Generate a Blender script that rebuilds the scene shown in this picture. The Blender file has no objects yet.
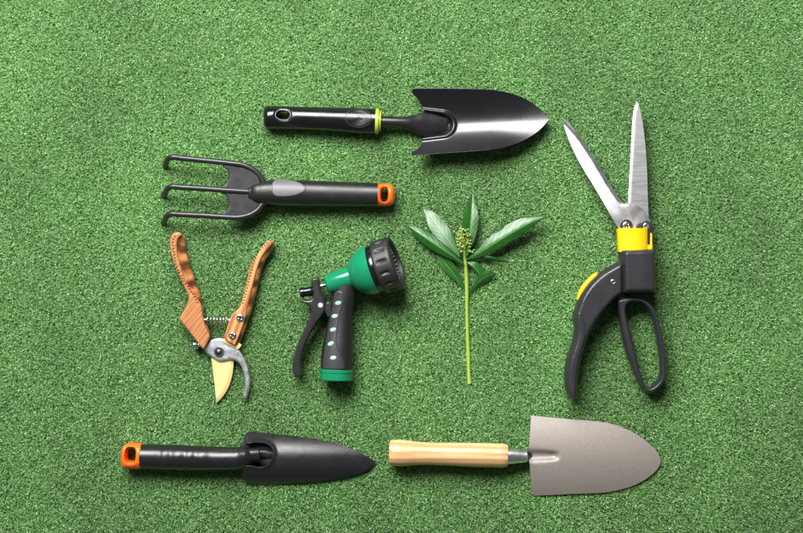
import bpy, bmesh, math, random
import numpy as np
from mathutils import Vector
from mathutils.geometry import delaunay_2d_cdt

R = math.radians
S = bpy.context.scene
C = S.collection
rng = np.random.default_rng(7)
random.seed(7)

# ------------------------------------------------------------------ camera, light, exposure
CAM_H = 1.60
cd = bpy.data.cameras.new('camera'); cam = bpy.data.objects.new('camera', cd); C.objects.link(cam)
cam.location = (0, 0, CAM_H); cam.rotation_euler = (0, 0, 0)
cd.sensor_width = 36; cd.lens = 36 * CAM_H / 0.803
cd.clip_start = 0.05; cd.clip_end = 50
S.camera = cam

w = bpy.data.worlds.new('World'); S.world = w; w.use_nodes = True
w.node_tree.nodes['Background'].inputs[0].default_value = (1.0, 1.0, 1.0, 1)
w.node_tree.nodes['Background'].inputs[1].default_value = 0.12

def softbox(name, loc, target, size, power, color=(1, 1, 1)):
    l = bpy.data.lights.new(name, 'AREA'); l.shape = 'RECTANGLE'; l.size, l.size_y = size
    l.energy = power; l.color = color
    o = bpy.data.objects.new(name, l); C.objects.link(o); o.location = loc
    o.rotation_euler = (Vector(target) - Vector(loc)).to_track_quat('-Z', 'Y').to_euler()
    return o
softbox('studio_softbox', (-0.40, 0.98, 1.20), (0.0, 0.0, 0), (1.15, 0.78), 83, (1, 0.985, 0.96))

vs = S.view_settings
vs.view_transform = 'Standard'; vs.look = 'None'; vs.exposure = 0.0; vs.gamma = 1.0; vs.use_curve_mapping = False

# ------------------------------------------------------------------ materials
def new_mat(name):
    m = bpy.data.materials.new(name); m.use_nodes = True
    return m, m.node_tree.nodes, m.node_tree.links, m.node_tree.nodes['Principled BSDF']

def mat(name, col, rough=0.5, metal=0.0, spec=0.5, var=0.0, vscale=200, bump=0.0, bscale=900, coat=0.0, rvar=0.0,
        stretch=(1, 1, 1), sss=0.0):
    """principled material with noise mottling, gloss variation and fine relief (object coordinates in metres)"""
    m, N, L, p = new_mat(name)
    p.inputs['Base Color'].default_value = (*col, 1); p.inputs['Roughness'].default_value = rough
    p.inputs['Metallic'].default_value = metal; p.inputs['Specular IOR Level'].default_value = spec
    p.inputs['Coat Weight'].default_value = coat; p.inputs['Coat Roughness'].default_value = 0.15
    if sss:
        p.inputs['Subsurface Weight'].default_value = sss; p.inputs['Subsurface Scale'].default_value = 0.002
        p.inputs['Subsurface Radius'].default_value = (1, 0.6, 0.3)
    tc = N.new('ShaderNodeTexCoord'); mp = N.new('ShaderNodeMapping'); mp.inputs['Scale'].default_value = stretch
    L.new(tc.outputs['Object'], mp.inputs[0])
    if var or rvar:
        n = N.new('ShaderNodeTexNoise'); n.inputs['Scale'].default_value = vscale; n.inputs['Detail'].default_value = 5
        L.new(mp.outputs[0], n.inputs['Vector'])
        if var:
            r = N.new('ShaderNodeMapRange'); r.inputs[3].default_value = 1 - var; r.inputs[4].default_value = 1 + var
            r.inputs[1].default_value = 0.25; r.inputs[2].default_value = 0.75
            L.new(n.outputs['Fac'], r.inputs[0])
            mx = N.new('ShaderNodeMix'); mx.data_type = 'RGBA'; mx.blend_type = 'MULTIPLY'; mx.inputs[0].default_value = 1
            mx.inputs[6].default_value = (*col, 1); L.new(r.outputs[0], mx.inputs[7]); L.new(mx.outputs[2], p.inputs['Base Color'])
        if rvar:
            n2 = N.new('ShaderNodeTexNoise'); n2.inputs['Scale'].default_value = vscale * 0.4; n2.inputs['Detail'].default_value = 6
            L.new(mp.outputs[0], n2.inputs['Vector'])
            r2 = N.new('ShaderNodeMapRange'); r2.inputs[1].default_value = 0.3; r2.inputs[2].default_value = 0.7
            r2.inputs[3].default_value = max(0.03, rough - rvar); r2.inputs[4].default_value = rough + rvar
            L.new(n2.outputs['Fac'], r2.inputs[0]); L.new(r2.outputs[0], p.inputs['Roughness'])
    if bump:
        nb = N.new('ShaderNodeTexNoise'); nb.inputs['Scale'].default_value = bscale; nb.inputs['Detail'].default_value = 3
        L.new(mp.outputs[0], nb.inputs['Vector'])
        b = N.new('ShaderNodeBump'); b.inputs['Strength'].default_value = bump; b.inputs['Distance'].default_value = 0.0005
        L.new(nb.outputs['Fac'], b.inputs['Height']); L.new(b.outputs[0], p.inputs['Normal'])
    return m

def wood_mat(name, c1, c2, axis_angle, scale, rough, rings=(1, 1, 1), contrast=1.0, coat=0.0, distort=3.0, fine=0.25):
    """wood grain: distorted bands across the grain direction plus fine pores"""
    m, N, L, p = new_mat(name)
    tc = N.new('ShaderNodeTexCoord'); mp = N.new('ShaderNodeMapping')
    mp.inputs['Rotation'].default_value = (0, 0, axis_angle)
    L.new(tc.outputs['Object'], mp.inputs[0])
    mp2 = N.new('ShaderNodeMapping'); mp2.inputs['Scale'].default_value = rings; L.new(mp.outputs[0], mp2.inputs[0])
    wv = N.new('ShaderNodeTexWave'); wv.bands_direction = 'Y'; wv.inputs['Scale'].default_value = scale
    wv.inputs['Distortion'].default_value = distort; wv.inputs['Detail'].default_value = 3; wv.inputs['Detail Scale'].default_value = 1.2
    L.new(mp2.outputs[0], wv.inputs['Vector'])
    n = N.new('ShaderNodeTexNoise'); n.inputs['Scale'].default_value = scale * 12; n.inputs['Detail'].default_value = 4
    mp3 = N.new('ShaderNodeMapping'); mp3.inputs['Scale'].default_value = (0.06, 1, 1); L.new(mp.outputs[0], mp3.inputs[0])
    L.new(mp3.outputs[0], n.inputs['Vector'])
    add = N.new('ShaderNodeMix'); add.data_type = 'FLOAT'; add.inputs[0].default_value = fine
    L.new(wv.outputs['Fac'], add.inputs[2]); L.new(n.outputs['Fac'], add.inputs[3])
    cr = N.new('ShaderNodeValToRGB'); cr.color_ramp.elements[0].position = 0.5 - 0.5 / contrast * 0.6
    cr.color_ramp.elements[1].position = 0.5 + 0.5 / contrast * 0.6
    cr.color_ramp.elements[0].color = (*c1, 1); cr.color_ramp.elements[1].color = (*c2, 1)
    L.new(add.outputs[0], cr.inputs[0]); L.new(cr.outputs[0], p.inputs['Base Color'])
    p.inputs['Roughness'].default_value = rough; p.inputs['Coat Weight'].default_value = coat
    b = N.new('ShaderNodeBump'); b.inputs['Strength'].default_value = 0.25; b.inputs['Distance'].default_value = 0.0003
    L.new(add.outputs[0], b.inputs['Height']); L.new(b.outputs[0], p.inputs['Normal'])
    return m

M = {}
M['black_gloss'] = mat('glossy_black_plastic', (0.005, 0.005, 0.0058), 0.20, var=0.15, rvar=0.05, vscale=120, bump=0.05, bscale=700)
M['black_enamel'] = mat('black_enamel_steel', (0.006, 0.006, 0.008), 0.29, spec=0.6, rvar=0.05, vscale=90, bump=0.05, bscale=1200, coat=0.35)
M['black_satin'] = mat('satin_black_plastic', (0.010, 0.0098, 0.011), 0.34, var=0.12, rvar=0.06, vscale=160, bump=0.3, bscale=1800)
M['black_grip'] = mat('smooth_black_plastic', (0.010, 0.010, 0.0115), 0.30, var=0.12, rvar=0.05, vscale=160, bump=0.15, bscale=1800)
M['black_powder'] = mat('powder_coated_steel', (0.015, 0.0146, 0.0175), 0.36, var=0.15, rvar=0.05, vscale=300, bump=0.18, bscale=1500)
M['charcoal'] = mat('charcoal_plastic', (0.023, 0.0225, 0.0265), 0.34, var=0.08, rvar=0.05, vscale=180, bump=0.14, bscale=2200)
M['thumb_pad'] = mat('grey_soft_pad', (0.125, 0.123, 0.132), 0.42, var=0.08, vscale=400, bump=0.3, bscale=2000)
M['matte_black'] = mat('matte_black_steel', (0.012, 0.012, 0.014), 0.30, var=0.15, rvar=0.06, vscale=260, bump=0.35, bscale=1400)
M['orange'] = mat('orange_plastic', (0.86, 0.13, 0.008), 0.35, var=0.05, rvar=0.06, vscale=150, bump=0.08, sss=0.05)
M['lime'] = mat('lime_plastic', (0.30, 0.43, 0.03), 0.35, var=0.04, bump=0.05)
M['rubber'] = mat('black_rubber', (0.016, 0.016, 0.0175), 0.48, var=0.1, bump=0.3, bscale=1500)
M['green_plastic'] = mat('green_plastic', (0.006, 0.185, 0.085), 0.15, var=0.04, rvar=0.05, vscale=120, bump=0.05, bscale=600)
M['grip_panel'] = mat('grey_rubber_panel', (0.036, 0.0355, 0.039), 0.36, var=0.08, bump=0.25, bscale=1500)
M['mint'] = mat('mint_plastic', (0.26, 0.45, 0.35), 0.4, bump=0.05)
M['trigger_grey'] = mat('grey_trigger_plastic', (0.022, 0.0215, 0.0235), 0.28, var=0.08, rvar=0.05, bump=0.15, bscale=1500)
M['white_pin'] = mat('white_nylon', (0.50, 0.50, 0.49), 0.4, bump=0.05)
M['steel'] = mat('brushed_steel', (0.60, 0.60, 0.62), 0.38, metal=1, var=0.06, rvar=0.03, vscale=900, bump=0.12, bscale=900, stretch=(0.10, 1, 1))
M['steel_hook'] = mat('satin_steel', (0.68, 0.70, 0.75), 0.42, metal=1, var=0.08, rvar=0.08, vscale=500, bump=0.2, bscale=1500)
M['steel_disc'] = mat('worn_steel', (0.62, 0.63, 0.65), 0.38, metal=1, var=0.06, rvar=0.06, vscale=260, bump=0.15, bscale=700)
M['chrome'] = mat('chrome', (0.72, 0.72, 0.73), 0.16, metal=1, rvar=0.06, bump=0.05)
M['ferrule'] = mat('satin_ferrule', (0.70, 0.70, 0.71), 0.33, metal=1, rvar=0.08, vscale=300, bump=0.1)
M['dark_steel'] = mat('dark_steel', (0.16, 0.16, 0.17), 0.35, metal=1, bump=0.1)
M['gold'] = mat('titanium_gold_blade', (0.90, 0.68, 0.30), 0.38, metal=0.35, var=0.04, rvar=0.05, vscale=300, bump=0.1, bscale=1200, stretch=(1, 0.2, 1))
M['bronze'] = mat('hammered_taupe_paint', (0.245, 0.217, 0.195), 0.42, metal=0.2, var=0.22, rvar=0.08, vscale=1300, bump=0.4, bscale=1500)
M['yellow'] = mat('yellow_plastic', (0.88, 0.50, 0.005), 0.3, var=0.04, rvar=0.05, bump=0.06, sss=0.05)
M['recess_shade'] = mat('painted_recess_shade', (0.006, 0.006, 0.006), 0.7)  # near-black colour stands in for the shade inside recesses and holes
M['stem'] = mat('green_stem', (0.27, 0.40, 0.05), 0.4, var=0.2, vscale=150, bump=0.3, bscale=500, stretch=(1, 0.1, 1), sss=0.1)
M['stem_cut'] = mat('pale_cut_wood', (0.62, 0.62, 0.34), 0.7, var=0.15, bump=0.3)
M['bud'] = mat('pale_green_bud', (0.44, 0.54, 0.15), 0.45, var=0.25, vscale=300, bump=0.2, sss=0.1)
M['ash'] = wood_mat('pale_ash_wood', (0.46, 0.255, 0.11), (0.73, 0.475, 0.235), R(2), 46, 0.40, rings=(0.07, 1, 1), contrast=1.08, coat=0.15, distort=7, fine=0.55)
M['ply_top'] = wood_mat('brown_laminated_wood', (0.23, 0.078, 0.024), (0.49, 0.215, 0.080), R(-50), 85, 0.40, rings=(0.16, 1, 1), contrast=0.9, coat=0.25, distort=9.0, fine=0.68)
M['ply_top_light'] = wood_mat('light_brown_laminated_wood', (0.30, 0.105, 0.030), (0.55, 0.26, 0.10), R(-70), 45, 0.42, rings=(0.10, 1, 1), contrast=1.0, coat=0.2, distort=2.5)
M['ply_side'] = wood_mat('laminated_wood_side', (0.09, 0.028, 0.010), (0.42, 0.165, 0.055), 0, 50, 0.38, rings=(0.15, 0.35, 2.2), contrast=1.2, coat=0.25, distort=2.0)

def ribbed_mat():
    m, N, L, p = new_mat('ribbed_black_rubber')
    p.inputs['Base Color'].default_value = (0.008, 0.008, 0.009, 1); p.inputs['Roughness'].default_value = 0.5
    tc = N.new('ShaderNodeTexCoord')
    wv = N.new('ShaderNodeTexWave'); wv.bands_direction = 'Y'; wv.inputs['Scale'].default_value = 260; wv.inputs['Distortion'].default_value = 2.5
    L.new(tc.outputs['Object'], wv.inputs['Vector'])
    b = N.new('ShaderNodeBump'); b.inputs['Strength'].default_value = 0.22; b.inputs['Distance'].default_value = 0.0004
    L.new(wv.outputs['Fac'], b.inputs['Height']); L.new(b.outputs[0], p.inputs['Normal'])
    return m
M['ribbed'] = ribbed_mat()

def leaf_mat(name, c_dark, c_light):
    m, N, L, p = new_mat(name)
    uv = N.new('ShaderNodeUVMap'); uv.uv_map = 'leaf_uv'
    sp = N.new('ShaderNodeSeparateXYZ'); L.new(uv.outputs[0], sp.inputs[0])
    ab = N.new('ShaderNodeMath'); ab.operation = 'ABSOLUTE'; L.new(sp.outputs[1], ab.inputs[0])
    mid = N.new('ShaderNodeMapRange'); mid.inputs[1].default_value = 0.02; mid.inputs[2].default_value = 0.07
    mid.inputs[3].default_value = 1; mid.inputs[4].default_value = 0; L.new(ab.outputs[0], mid.inputs[0])
    # side veins run out from the midrib towards the tip
    k = N.new('ShaderNodeMath'); k.operation = 'MULTIPLY_ADD'; k.inputs[1].default_value = -0.22; L.new(ab.outputs[0], k.inputs[0]); L.new(sp.outputs[0], k.inputs[2])
    tc = N.new('ShaderNodeTexCoord')
    nz = N.new('ShaderNodeTexNoise'); nz.inputs['Scale'].default_value = 160; nz.inputs['Detail'].default_value = 4; L.new(tc.outputs['Object'], nz.inputs['Vector'])
    kk = N.new('ShaderNodeMath'); kk.operation = 'MULTIPLY_ADD'; kk.inputs[1].default_value = 0.06; L.new(nz.outputs['Fac'], kk.inputs[0]); L.new(k.outputs[0], kk.inputs[2])
    mu = N.new('ShaderNodeMath'); mu.operation = 'MULTIPLY'; mu.inputs[1].default_value = 62; L.new(kk.outputs[0], mu.inputs[0])
    si = N.new('ShaderNodeMath'); si.operation = 'SINE'; L.new(mu.outputs[0], si.inputs[0])
    pw = N.new('ShaderNodeMapRange'); pw.inputs[1].default_value = 0.6; pw.inputs[2].default_value = 1.0; L.new(si.outputs[0], pw.inputs[0])
    vein = N.new('ShaderNodeMath'); vein.operation = 'MULTIPLY'; vein.inputs[1].default_value = 0.16; L.new(pw.outputs[0], vein.inputs[0])
    cx = N.new('ShaderNodeMix'); cx.data_type = 'RGBA'; cx.inputs[6].default_value = (*c_dark, 1); cx.inputs[7].default_value = (*c_light, 1)
    L.new(nz.outputs['Fac'], cx.inputs[0])
    c2 = N.new('ShaderNodeMix'); c2.data_type = 'RGBA'; L.new(vein.outputs[0], c2.inputs[0]); L.new(cx.outputs[2], c2.inputs[6]); c2.inputs[7].default_value = (0.06, 0.17, 0.04, 1)
    c3 = N.new('ShaderNodeMix'); c3.data_type = 'RGBA'; L.new(mid.outputs[0], c3.inputs[0]); L.new(c2.outputs[2], c3.inputs[6]); c3.inputs[7].default_value = (0.10, 0.25, 0.06, 1)
    L.new(c3.outputs[2], p.inputs['Base Color'])
    p.inputs['Roughness'].default_value = 0.36; p.inputs['Specular IOR Level'].default_value = 0.55
    h = N.new('ShaderNodeMath'); h.operation = 'ADD'; L.new(pw.outputs[0], h.inputs[0]); L.new(nz.outputs['Fac'], h.inputs[1])
    b = N.new('ShaderNodeBump'); b.inputs['Strength'].default_value = 0.18; b.inputs['Distance'].default_value = 0.0004
    L.new(h.outputs[0], b.inputs['Height']); L.new(b.outputs[0], p.inputs['Normal'])
    return m
M['leaf'] = leaf_mat('glossy_leaf', (0.006, 0.058, 0.006), (0.016, 0.105, 0.010))
M['leaf_glare'] = leaf_mat('glare_leaf', (0.018, 0.08, 0.018), (0.036, 0.12, 0.032))  # paler copy of the leaf green, softbox glare put into the colour

# ------------------------------------------------------------------ geometry helpers (plan coordinates x, y in photo millimetres; z mm above turf tips)
def crom(pts, n=8, closed=True):
    """Catmull-Rom through the points; a point with a trailing True is a sharp corner"""
    P = [np.array(p[:2], float) for p in pts]; sh = [len(p) > 2 and bool(p[2]) for p in pts]
    out = []; m = len(P); rngi = range(m) if closed else range(m - 1)
    for i in rngi:
        p1, p2 = P[i], P[(i + 1) % m]
        p0 = P[i - 1] if (closed or i > 0) else p1 - (p2 - p1)
        p3 = P[(i + 2) % m] if (closed or i + 2 < m) else p2 + (p2 - p1)
        if sh[i]: p0 = p1 - (p2 - p1) * 0.5
        if sh[(i + 1) % m]: p3 = p2 + (p2 - p1) * 0.5
        # centripetal parameters avoid overshoot
        t0 = 0; t1 = t0 + max(1e-4, np.linalg.norm(p1 - p0)) ** 0.5; t2 = t1 + max(1e-4, np.linalg.norm(p2 - p1)) ** 0.5; t3 = t2 + max(1e-4, np.linalg.norm(p3 - p2)) ** 0.5
        for k in range(n):
            t = t1 + (t2 - t1) * k / n
            a1 = (t1 - t) / (t1 - t0) * p0 + (t - t0) / (t1 - t0) * p1
            a2 = (t2 - t) / (t2 - t1) * p1 + (t - t1) / (t2 - t1) * p2
            a3 = (t3 - t) / (t3 - t2) * p2 + (t - t2) / (t3 - t2) * p3
            b1 = (t2 - t) / (t2 - t0) * a1 + (t - t0) / (t2 - t0) * a2
            b2 = (t3 - t) / (t3 - t1) * a2 + (t - t1) / (t3 - t1) * a3
            out.append((t2 - t) / (t2 - t1) * b1 + (t - t1) / (t2 - t1) * b2)
    if not closed: out.append(P[-1])
    return np.array(out)

def even(poly, step, closed=True):
    q = np.vstack([poly, poly[:1]]) if closed else poly
    d = np.r_[0, np.cumsum(np.linalg.norm(np.diff(q, axis=0), axis=1))]
    n = max(6, int(round(d[-1] / step))); t = np.linspace(0, d[-1], n + 1)
    r = np.stack([np.interp(t, d, q[:, k]) for k in range(q.shape[1])], 1)
    return r[:-1] if closed else r

def pdist(pts, poly, closed=True):
    a = poly; b = np.roll(poly, -1, 0)
    if not closed: a, b = a[:-1], b[:-1]
    out = np.full(len(pts), 1e9)
    ab = b - a; L2 = np.maximum((ab ** 2).sum(1), 1e-12)
    for i in range(0, len(pts), 2000):
        p = pts[i:i + 2000, None, :]
        t = np.clip(((p - a) * ab).sum(2) / L2, 0, 1)
        out[i:i + 2000] = np.sqrt(((p - (a + t[..., None] * ab)) ** 2).sum(2)).min(1)
    return out

def inside(pts, poly):
    x, y = pts[:, 0], pts[:, 1]; r = np.zeros(len(pts), bool)
    for (x1, y1), (x2, y2) in zip(poly, np.roll(poly, -1, 0)):
        if y1 == y2: continue
        c = ((y1 > y) != (y2 > y)) & (x < (x2 - x1) * (y - y1) / (y2 - y1) + x1); r ^= c
    return r

def area2(poly):
    x, y = poly[:, 0], poly[:, 1]
    return 0.5 * np.sum(x * np.roll(y, -1) - np.roll(x, -1) * y)

def planar(outer, holes=(), step=2.0, rings=(), hrings=None):
    """triangulate a planform with interior points and inset rings; returns points, triangles, distance to outer and hole edges"""
    polys = [outer] + list(holes); V = []; E = []
    for pl in polys:
        s = len(V); V += [tuple(p) for p in pl]; E += [(s + i, s + (i + 1) % len(pl)) for i in range(len(pl))]
    extra = []
    for pl, rg, sg in [(outer, rings, 1)] + [(h, rings if hrings is None else hrings, -1) for h in holes]:
        t = np.roll(pl, -1, 0) - np.roll(pl, 1, 0); t /= np.maximum(np.linalg.norm(t, axis=1), 1e-9)[:, None]
        nrm = np.stack([-t[:, 1], t[:, 0]], 1) * np.sign(area2(pl)) * sg
        for d in rg: extra.append((pl + nrm * d, d))
    mn, mx = outer.min(0), outer.max(0)
    gx, gy = np.meshgrid(np.arange(mn[0], mx[0], step), np.arange(mn[1], mx[1], step)); gx[1::2] += step / 2
    g = np.stack([gx.ravel(), gy.ravel()], 1); rmax = 0.3 * max(rings) if len(rings) else 0
    extra.append((g, rmax + 0.5 * step))
    pts = []
    for e, dmin in extra:
        k = inside(e, outer)
        for h in holes: k &= ~inside(e, h)
        e = e[k]
        if not len(e): continue
        d = pdist(e, outer)
        for h in holes: d = np.minimum(d, pdist(e, h))
        pts.append(e[d > dmin * 0.93])
    if pts:
        p = np.vstack(pts)
        key = np.unique(np.round(p / 0.12).astype(int), axis=0, return_index=True)[1]; p = p[np.sort(key)]
        V += [tuple(q) for q in p]
    r = delaunay_2d_cdt([Vector(v) for v in V], E, [], 1, 1e-5)
    P = np.array([[v.x, v.y] for v in r[0]]); T = np.array([list(f) for f in r[2]])
    cen = P[T].mean(1); k = inside(cen, outer)
    for h in holes: k &= ~inside(cen, h)
    T = T[k]
    a = P[T]; ar = (a[:, 1, 0] - a[:, 0, 0]) * (a[:, 2, 1] - a[:, 0, 1]) - (a[:, 2, 0] - a[:, 0, 0]) * (a[:, 1, 1] - a[:, 0, 1])
    T[ar > 0] = T[ar > 0][:, ::-1]            # photo y points down: flip so that faces look up
    used = np.unique(T); remap = -np.ones(len(P), int); remap[used] = np.arange(len(used))
    return P[used], remap[T]

def boundary(T):
    c = {}
    for t in T:
        for i in range(3):
            a, b = int(t[i]), int(t[(i + 1) % 3])
            if (b, a) in c: del c[(b, a)]
            else: c[(a, b)] = 1
    return list(c)

class Thing:
    def __init__(s, name, label, cat, org, zc=12, group=None):
        s.k = 0.001 * (1 - zc / 1000 / CAM_H); s.o = np.array([(org[0] - 401.5) * s.k, (266.5 - org[1]) * s.k])
        s.root = bpy.data.objects.new(name, None); C.objects.link(s.root)
        s.root.empty_display_size = 0.02; s.root.location = (s.o[0], s.o[1], -0.0025)       # pressed a little into the pile
        s.root['label'] = label; s.root['category'] = cat
        if group: s.root['group'] = group
    def loc(s, V):
        V = np.asarray(V, float)
        return np.stack([(V[:, 0] - 401.5) * s.k - s.o[0], (266.5 - V[:, 1]) * s.k - s.o[1], V[:, 2] * 0.001], 1)
    def mesh(s, name, V, F, m, parent=None, bevel=0, smooth=True, angle=None, label=None, uv=None, seg=2):
        me = bpy.data.meshes.new(name); me.from_pydata([tuple(v) for v in s.loc(V)], [], [list(map(int, f)) for f in F])
        if uv is not None:
            l = me.uv_layers.new(name='leaf_uv')
            for lp in me.loops: l.data[lp.index].uv = uv[lp.vertex_index]
        me.materials.append(M[m]); me.update()
        if smooth: me.polygons.foreach_set('use_smooth', [True] * len(me.polygons))
        if angle: me.set_sharp_from_angle(angle=R(angle))
        o = bpy.data.objects.new(name, me); C.objects.link(o); o.parent = parent or s.root
        if bevel:
            b = o.modifiers.new('edge', 'BEVEL'); b.width = bevel * 0.001; b.segments = seg; b.limit_method = 'ANGLE'; b.angle_limit = R(50)
            b.harden_normals = False
        if label: o['label'] = label
        return o
    # --- rounded plate / body with planform: quarter-ellipse edge rounding of width b up to height top, down to bottom
    def pillow(s, name, outline, m, top, bottom, b, rim=0.0, zc=0, step=2.2, holes=(), bh=None, zmod=None, bb=None, parent=None, label=None,
               nr=6, angle=None, edge_step=None, mid=None, prof=None):
        bb = b if bb is None else bb; bh = bh or b
        es = edge_step or max(0.5, min(1.6, step))
        outer = even(np.asarray(outline), es); hs = [even(np.asarray(h), min(es, 0.9)) for h in holes]
        bm_ = min(b, bb) if bb > 0 else b
        rg = [b * (1 - math.cos(a)) for a in np.linspace(0, math.pi / 2, nr + 1)[1:]]
        P, T = planar(outer, hs, step, rg, [bh * (1 - math.cos(a)) for a in np.linspace(0, math.pi / 2, min(nr, 5) + 1)[1:]])
        def tfun(Q, bw, bhw):
            t = np.clip(pdist(Q, outer) / bw, 0, 1)
            f = prof(Q) if prof else np.sqrt(np.maximum(0, 1 - (1 - t) ** 2))
            for h in hs:
                t = np.clip(pdist(Q, h) / bhw, 0, 1); f = f * np.sqrt(np.maximum(0, 1 - (1 - t) ** 2))
            return f
        zcf = zc if callable(zc) else (lambda Q: np.full(len(Q), float(zc)))
        midz = (top + bottom) / 2 if mid is None else mid
        def ztop(Q):
            Q = np.asarray(Q, float)
            z = zcf(Q) + midz + rim + (top - midz - rim) * tfun(Q, b, bh)
            return z + zmod(Q) if zmod else z
        def zbot(Q): return zcf(Q) + midz - rim - (midz - rim - bottom) * tfun(Q, max(bb, 1e-3), bh)
        n = len(P); B = boundary(T)
        zt, zb = ztop(P), zbot(P)
        if rim == 0:                      # share the rim vertices
            bidx = np.unique(np.array(B)); isb = np.zeros(n, bool); isb[bidx] = True
            low = np.arange(n); low[~isb] = n + np.arange((~isb).sum())
            V = np.vstack([np.c_[P, zt], np.c_[P[~isb], zb[~isb]]]); V[bidx, 2] = (zt[bidx] + zb[bidx]) / 2
            F = [tuple(t) for t in T] + [(low[t[0]], low[t[2]], low[t[1]]) for t in T]
        else:
            V = np.vstack([np.c_[P, zt], np.c_[P, zb]])
            F = [tuple(t) for t in T] + [(t[0] + n, t[2] + n, t[1] + n) for t in T] + [(b_, a_, a_ + n, b_ + n) for a_, b_ in B]
        o = s.mesh(name, V, F, m, parent, label=label, angle=angle)
        return o, ztop
    # --- thin formed sheet following z(x, y)
    def sheet(s, name, outline, m, zf, thick=1.4, step=1.6, bevel=0.35, parent=None, label=None, holes=(), extra_rings=()):
        outer = even(np.asarray(outline), min(step, 1.5)); hs = [even(np.asarray(h), 1.0) for h in holes]
        P, T = planar(outer, hs, step, extra_rings); n = len(P)
        z = zf(P); e = 0.4
        zx = (zf(P + [e, 0]) - zf(P - [e, 0])) / (2 * e); zy = (zf(P + [0, e]) - zf(P - [0, e])) / (2 * e)
        nn = np.stack([-zx, -zy, np.ones(n)], 1); nn /= np.linalg.norm(nn, axis=1)[:, None]
        nn[:, :2] *= 0.35                                       # keep the rim nearly upright
        V = np.vstack([np.c_[P, z], np.c_[P, z] - nn * thick])
        F = [tuple(t) for t in T] + [(t[0] + n, t[2] + n, t[1] + n) for t in T] + [(b_, a_, a_ + n, b_ + n) for a_, b_ in boundary(T)]
        return s.mesh(name, V, F, m, parent, bevel=bevel, label=label, angle=40)
    # --- tube along a 3-D path with elliptical sections
    def sweep(s, name, path, rad, m, n=20, sub=6, k=2.0, cap=0.0, parent=None, closed=False, bump=None, label=None, caps=(True, True), angle=None):
        P = np.array(path, float); rad = np.array([(r, r) if np.isscalar(r) else r for r in rad], float)
        if len(rad) == 1: rad = np.repeat(rad, len(P), 0)
        if sub > 1:
            A = np.c_[P, rad]; t = np.r_[0, np.cumsum(np.linalg.norm(np.diff(P, axis=0), axis=1))]
            tt = []
            for i in range(len(t) - 1): tt += list(np.linspace(t[i], t[i + 1], sub, endpoint=False))
            tt.append(t[-1]); tt = np.array(tt)
            # cubic Hermite with finite-difference tangents
            sl = np.gradient(A, t, axis=0) if len(t) > 2 else np.repeat((A[1:] - A[:-1]) / (t[1] - t[0]), 2, 0)
            idx = np.clip(np.searchsorted(t, tt, side='right') - 1, 0, len(t) - 2); h = (t[idx + 1] - t[idx])[:, None]; u = ((tt - t[idx])[:, None]) / h
            A = (2 * u ** 3 - 3 * u ** 2 + 1) * A[idx] + (u ** 3 - 2 * u ** 2 + u) * h * sl[idx] + (-2 * u ** 3 + 3 * u ** 2) * A[idx + 1] + (u ** 3 - u ** 2) * h * sl[idx + 1]
            P, rad = A[:, :3], A[:, 3:]
        T = np.gradient(P, axis=0); T /= np.linalg.norm(T, axis=1)[:, None]
        rings = [(P[i], T[i], rad[i]) for i in range(len(P))]
        if cap:
            c = cap; al = np.linspace(0, math.pi / 2, 6)[1:]
            def shr(r, a): return np.maximum(r - c * (1 - math.cos(a)), 0.02)
            if caps[0]: rings = [(P[0] - T[0] * c * math.sin(a), T[0], shr(rad[0], a)) for a in al[::-1]] + rings
            if caps[1]: rings = rings + [(P[-1] + T[-1] * c * math.sin(a), T[-1], shr(rad[-1], a)) for a in al]
        V = []; th = np.linspace(0, 2 * math.pi, n, endpoint=False); ca, sa = np.cos(th), np.sin(th)
        cx = np.sign(ca) * np.abs(ca) ** (2 / k); sx = np.sign(sa) * np.abs(sa) ** (2 / k)
        side = None
        for i, (p, t, r) in enumerate(rings):
            if side is None:
                up = np.array([0, 0, 1.0]) if abs(t[2]) < 0.9 else np.array([1.0, 0, 0]); side = np.cross(up, t)
            side = side - t * side.dot(t); side /= np.linalg.norm(side); up2 = np.cross(t, side)
            off = np.outer(cx * r[0], side) + np.outer(sx * r[1], up2)
            if bump is not None: off = off * bump(p, th)[:, None]
            V += list(p + off)
        F = []; m_ = len(rings)
        for i in range(m_ - 1):
            for j in range(n):
                a, b = i * n + j, i * n + (j + 1) % n; F.append((a, a + n, b + n, b))
        F.append(tuple(range(n))); F.append(tuple(range((m_ - 1) * n + n - 1, (m_ - 1) * n - 1, -1)))
        return s.mesh(name, V, F, m, parent, label=label, angle=angle or 50)
    # --- surface of revolution about an axis; profile = [(along, radius)], rf(along, phi) multiplies the radius
    def lathe(s, name, c, axis, prof, m, n=48, parent=None, rf=None, angle=35, label=None):
        ax = np.array(axis, float); ax /= np.linalg.norm(ax); up = np.array([0, 0, 1.0]) if abs(ax[2]) < 0.9 else np.array([0, -1.0, 0])
        sd = np.cross(up, ax); sd /= np.linalg.norm(sd); u2 = np.cross(ax, sd); c = np.array(c, float)
        th = np.linspace(0, 2 * math.pi, n, endpoint=False); V = []; F = []
        for a, r in prof:
            rr = np.full(n, float(r)) * (rf(a, th) if rf else 1)
            V += list(c + ax * a + np.outer(np.cos(th) * rr, sd) + np.outer(np.sin(th) * rr, u2))
        m_ = len(prof)
        for i in range(m_ - 1):
            for j in range(n):
                a, b = i * n + j, i * n + (j + 1) % n; F.append((a, a + n, b + n, b))
        F.append(tuple(range(n))); F.append(tuple(range((m_ - 1) * n + n - 1, (m_ - 1) * n - 1, -1)))
        o = s.mesh(name, V, F, m, parent, angle=angle, label=label)
        bm = bmesh.new(); bm.from_mesh(o.data); bmesh.ops.recalc_face_normals(bm, faces=bm.faces); bm.to_mesh(o.data); bm.free()
        return o
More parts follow.
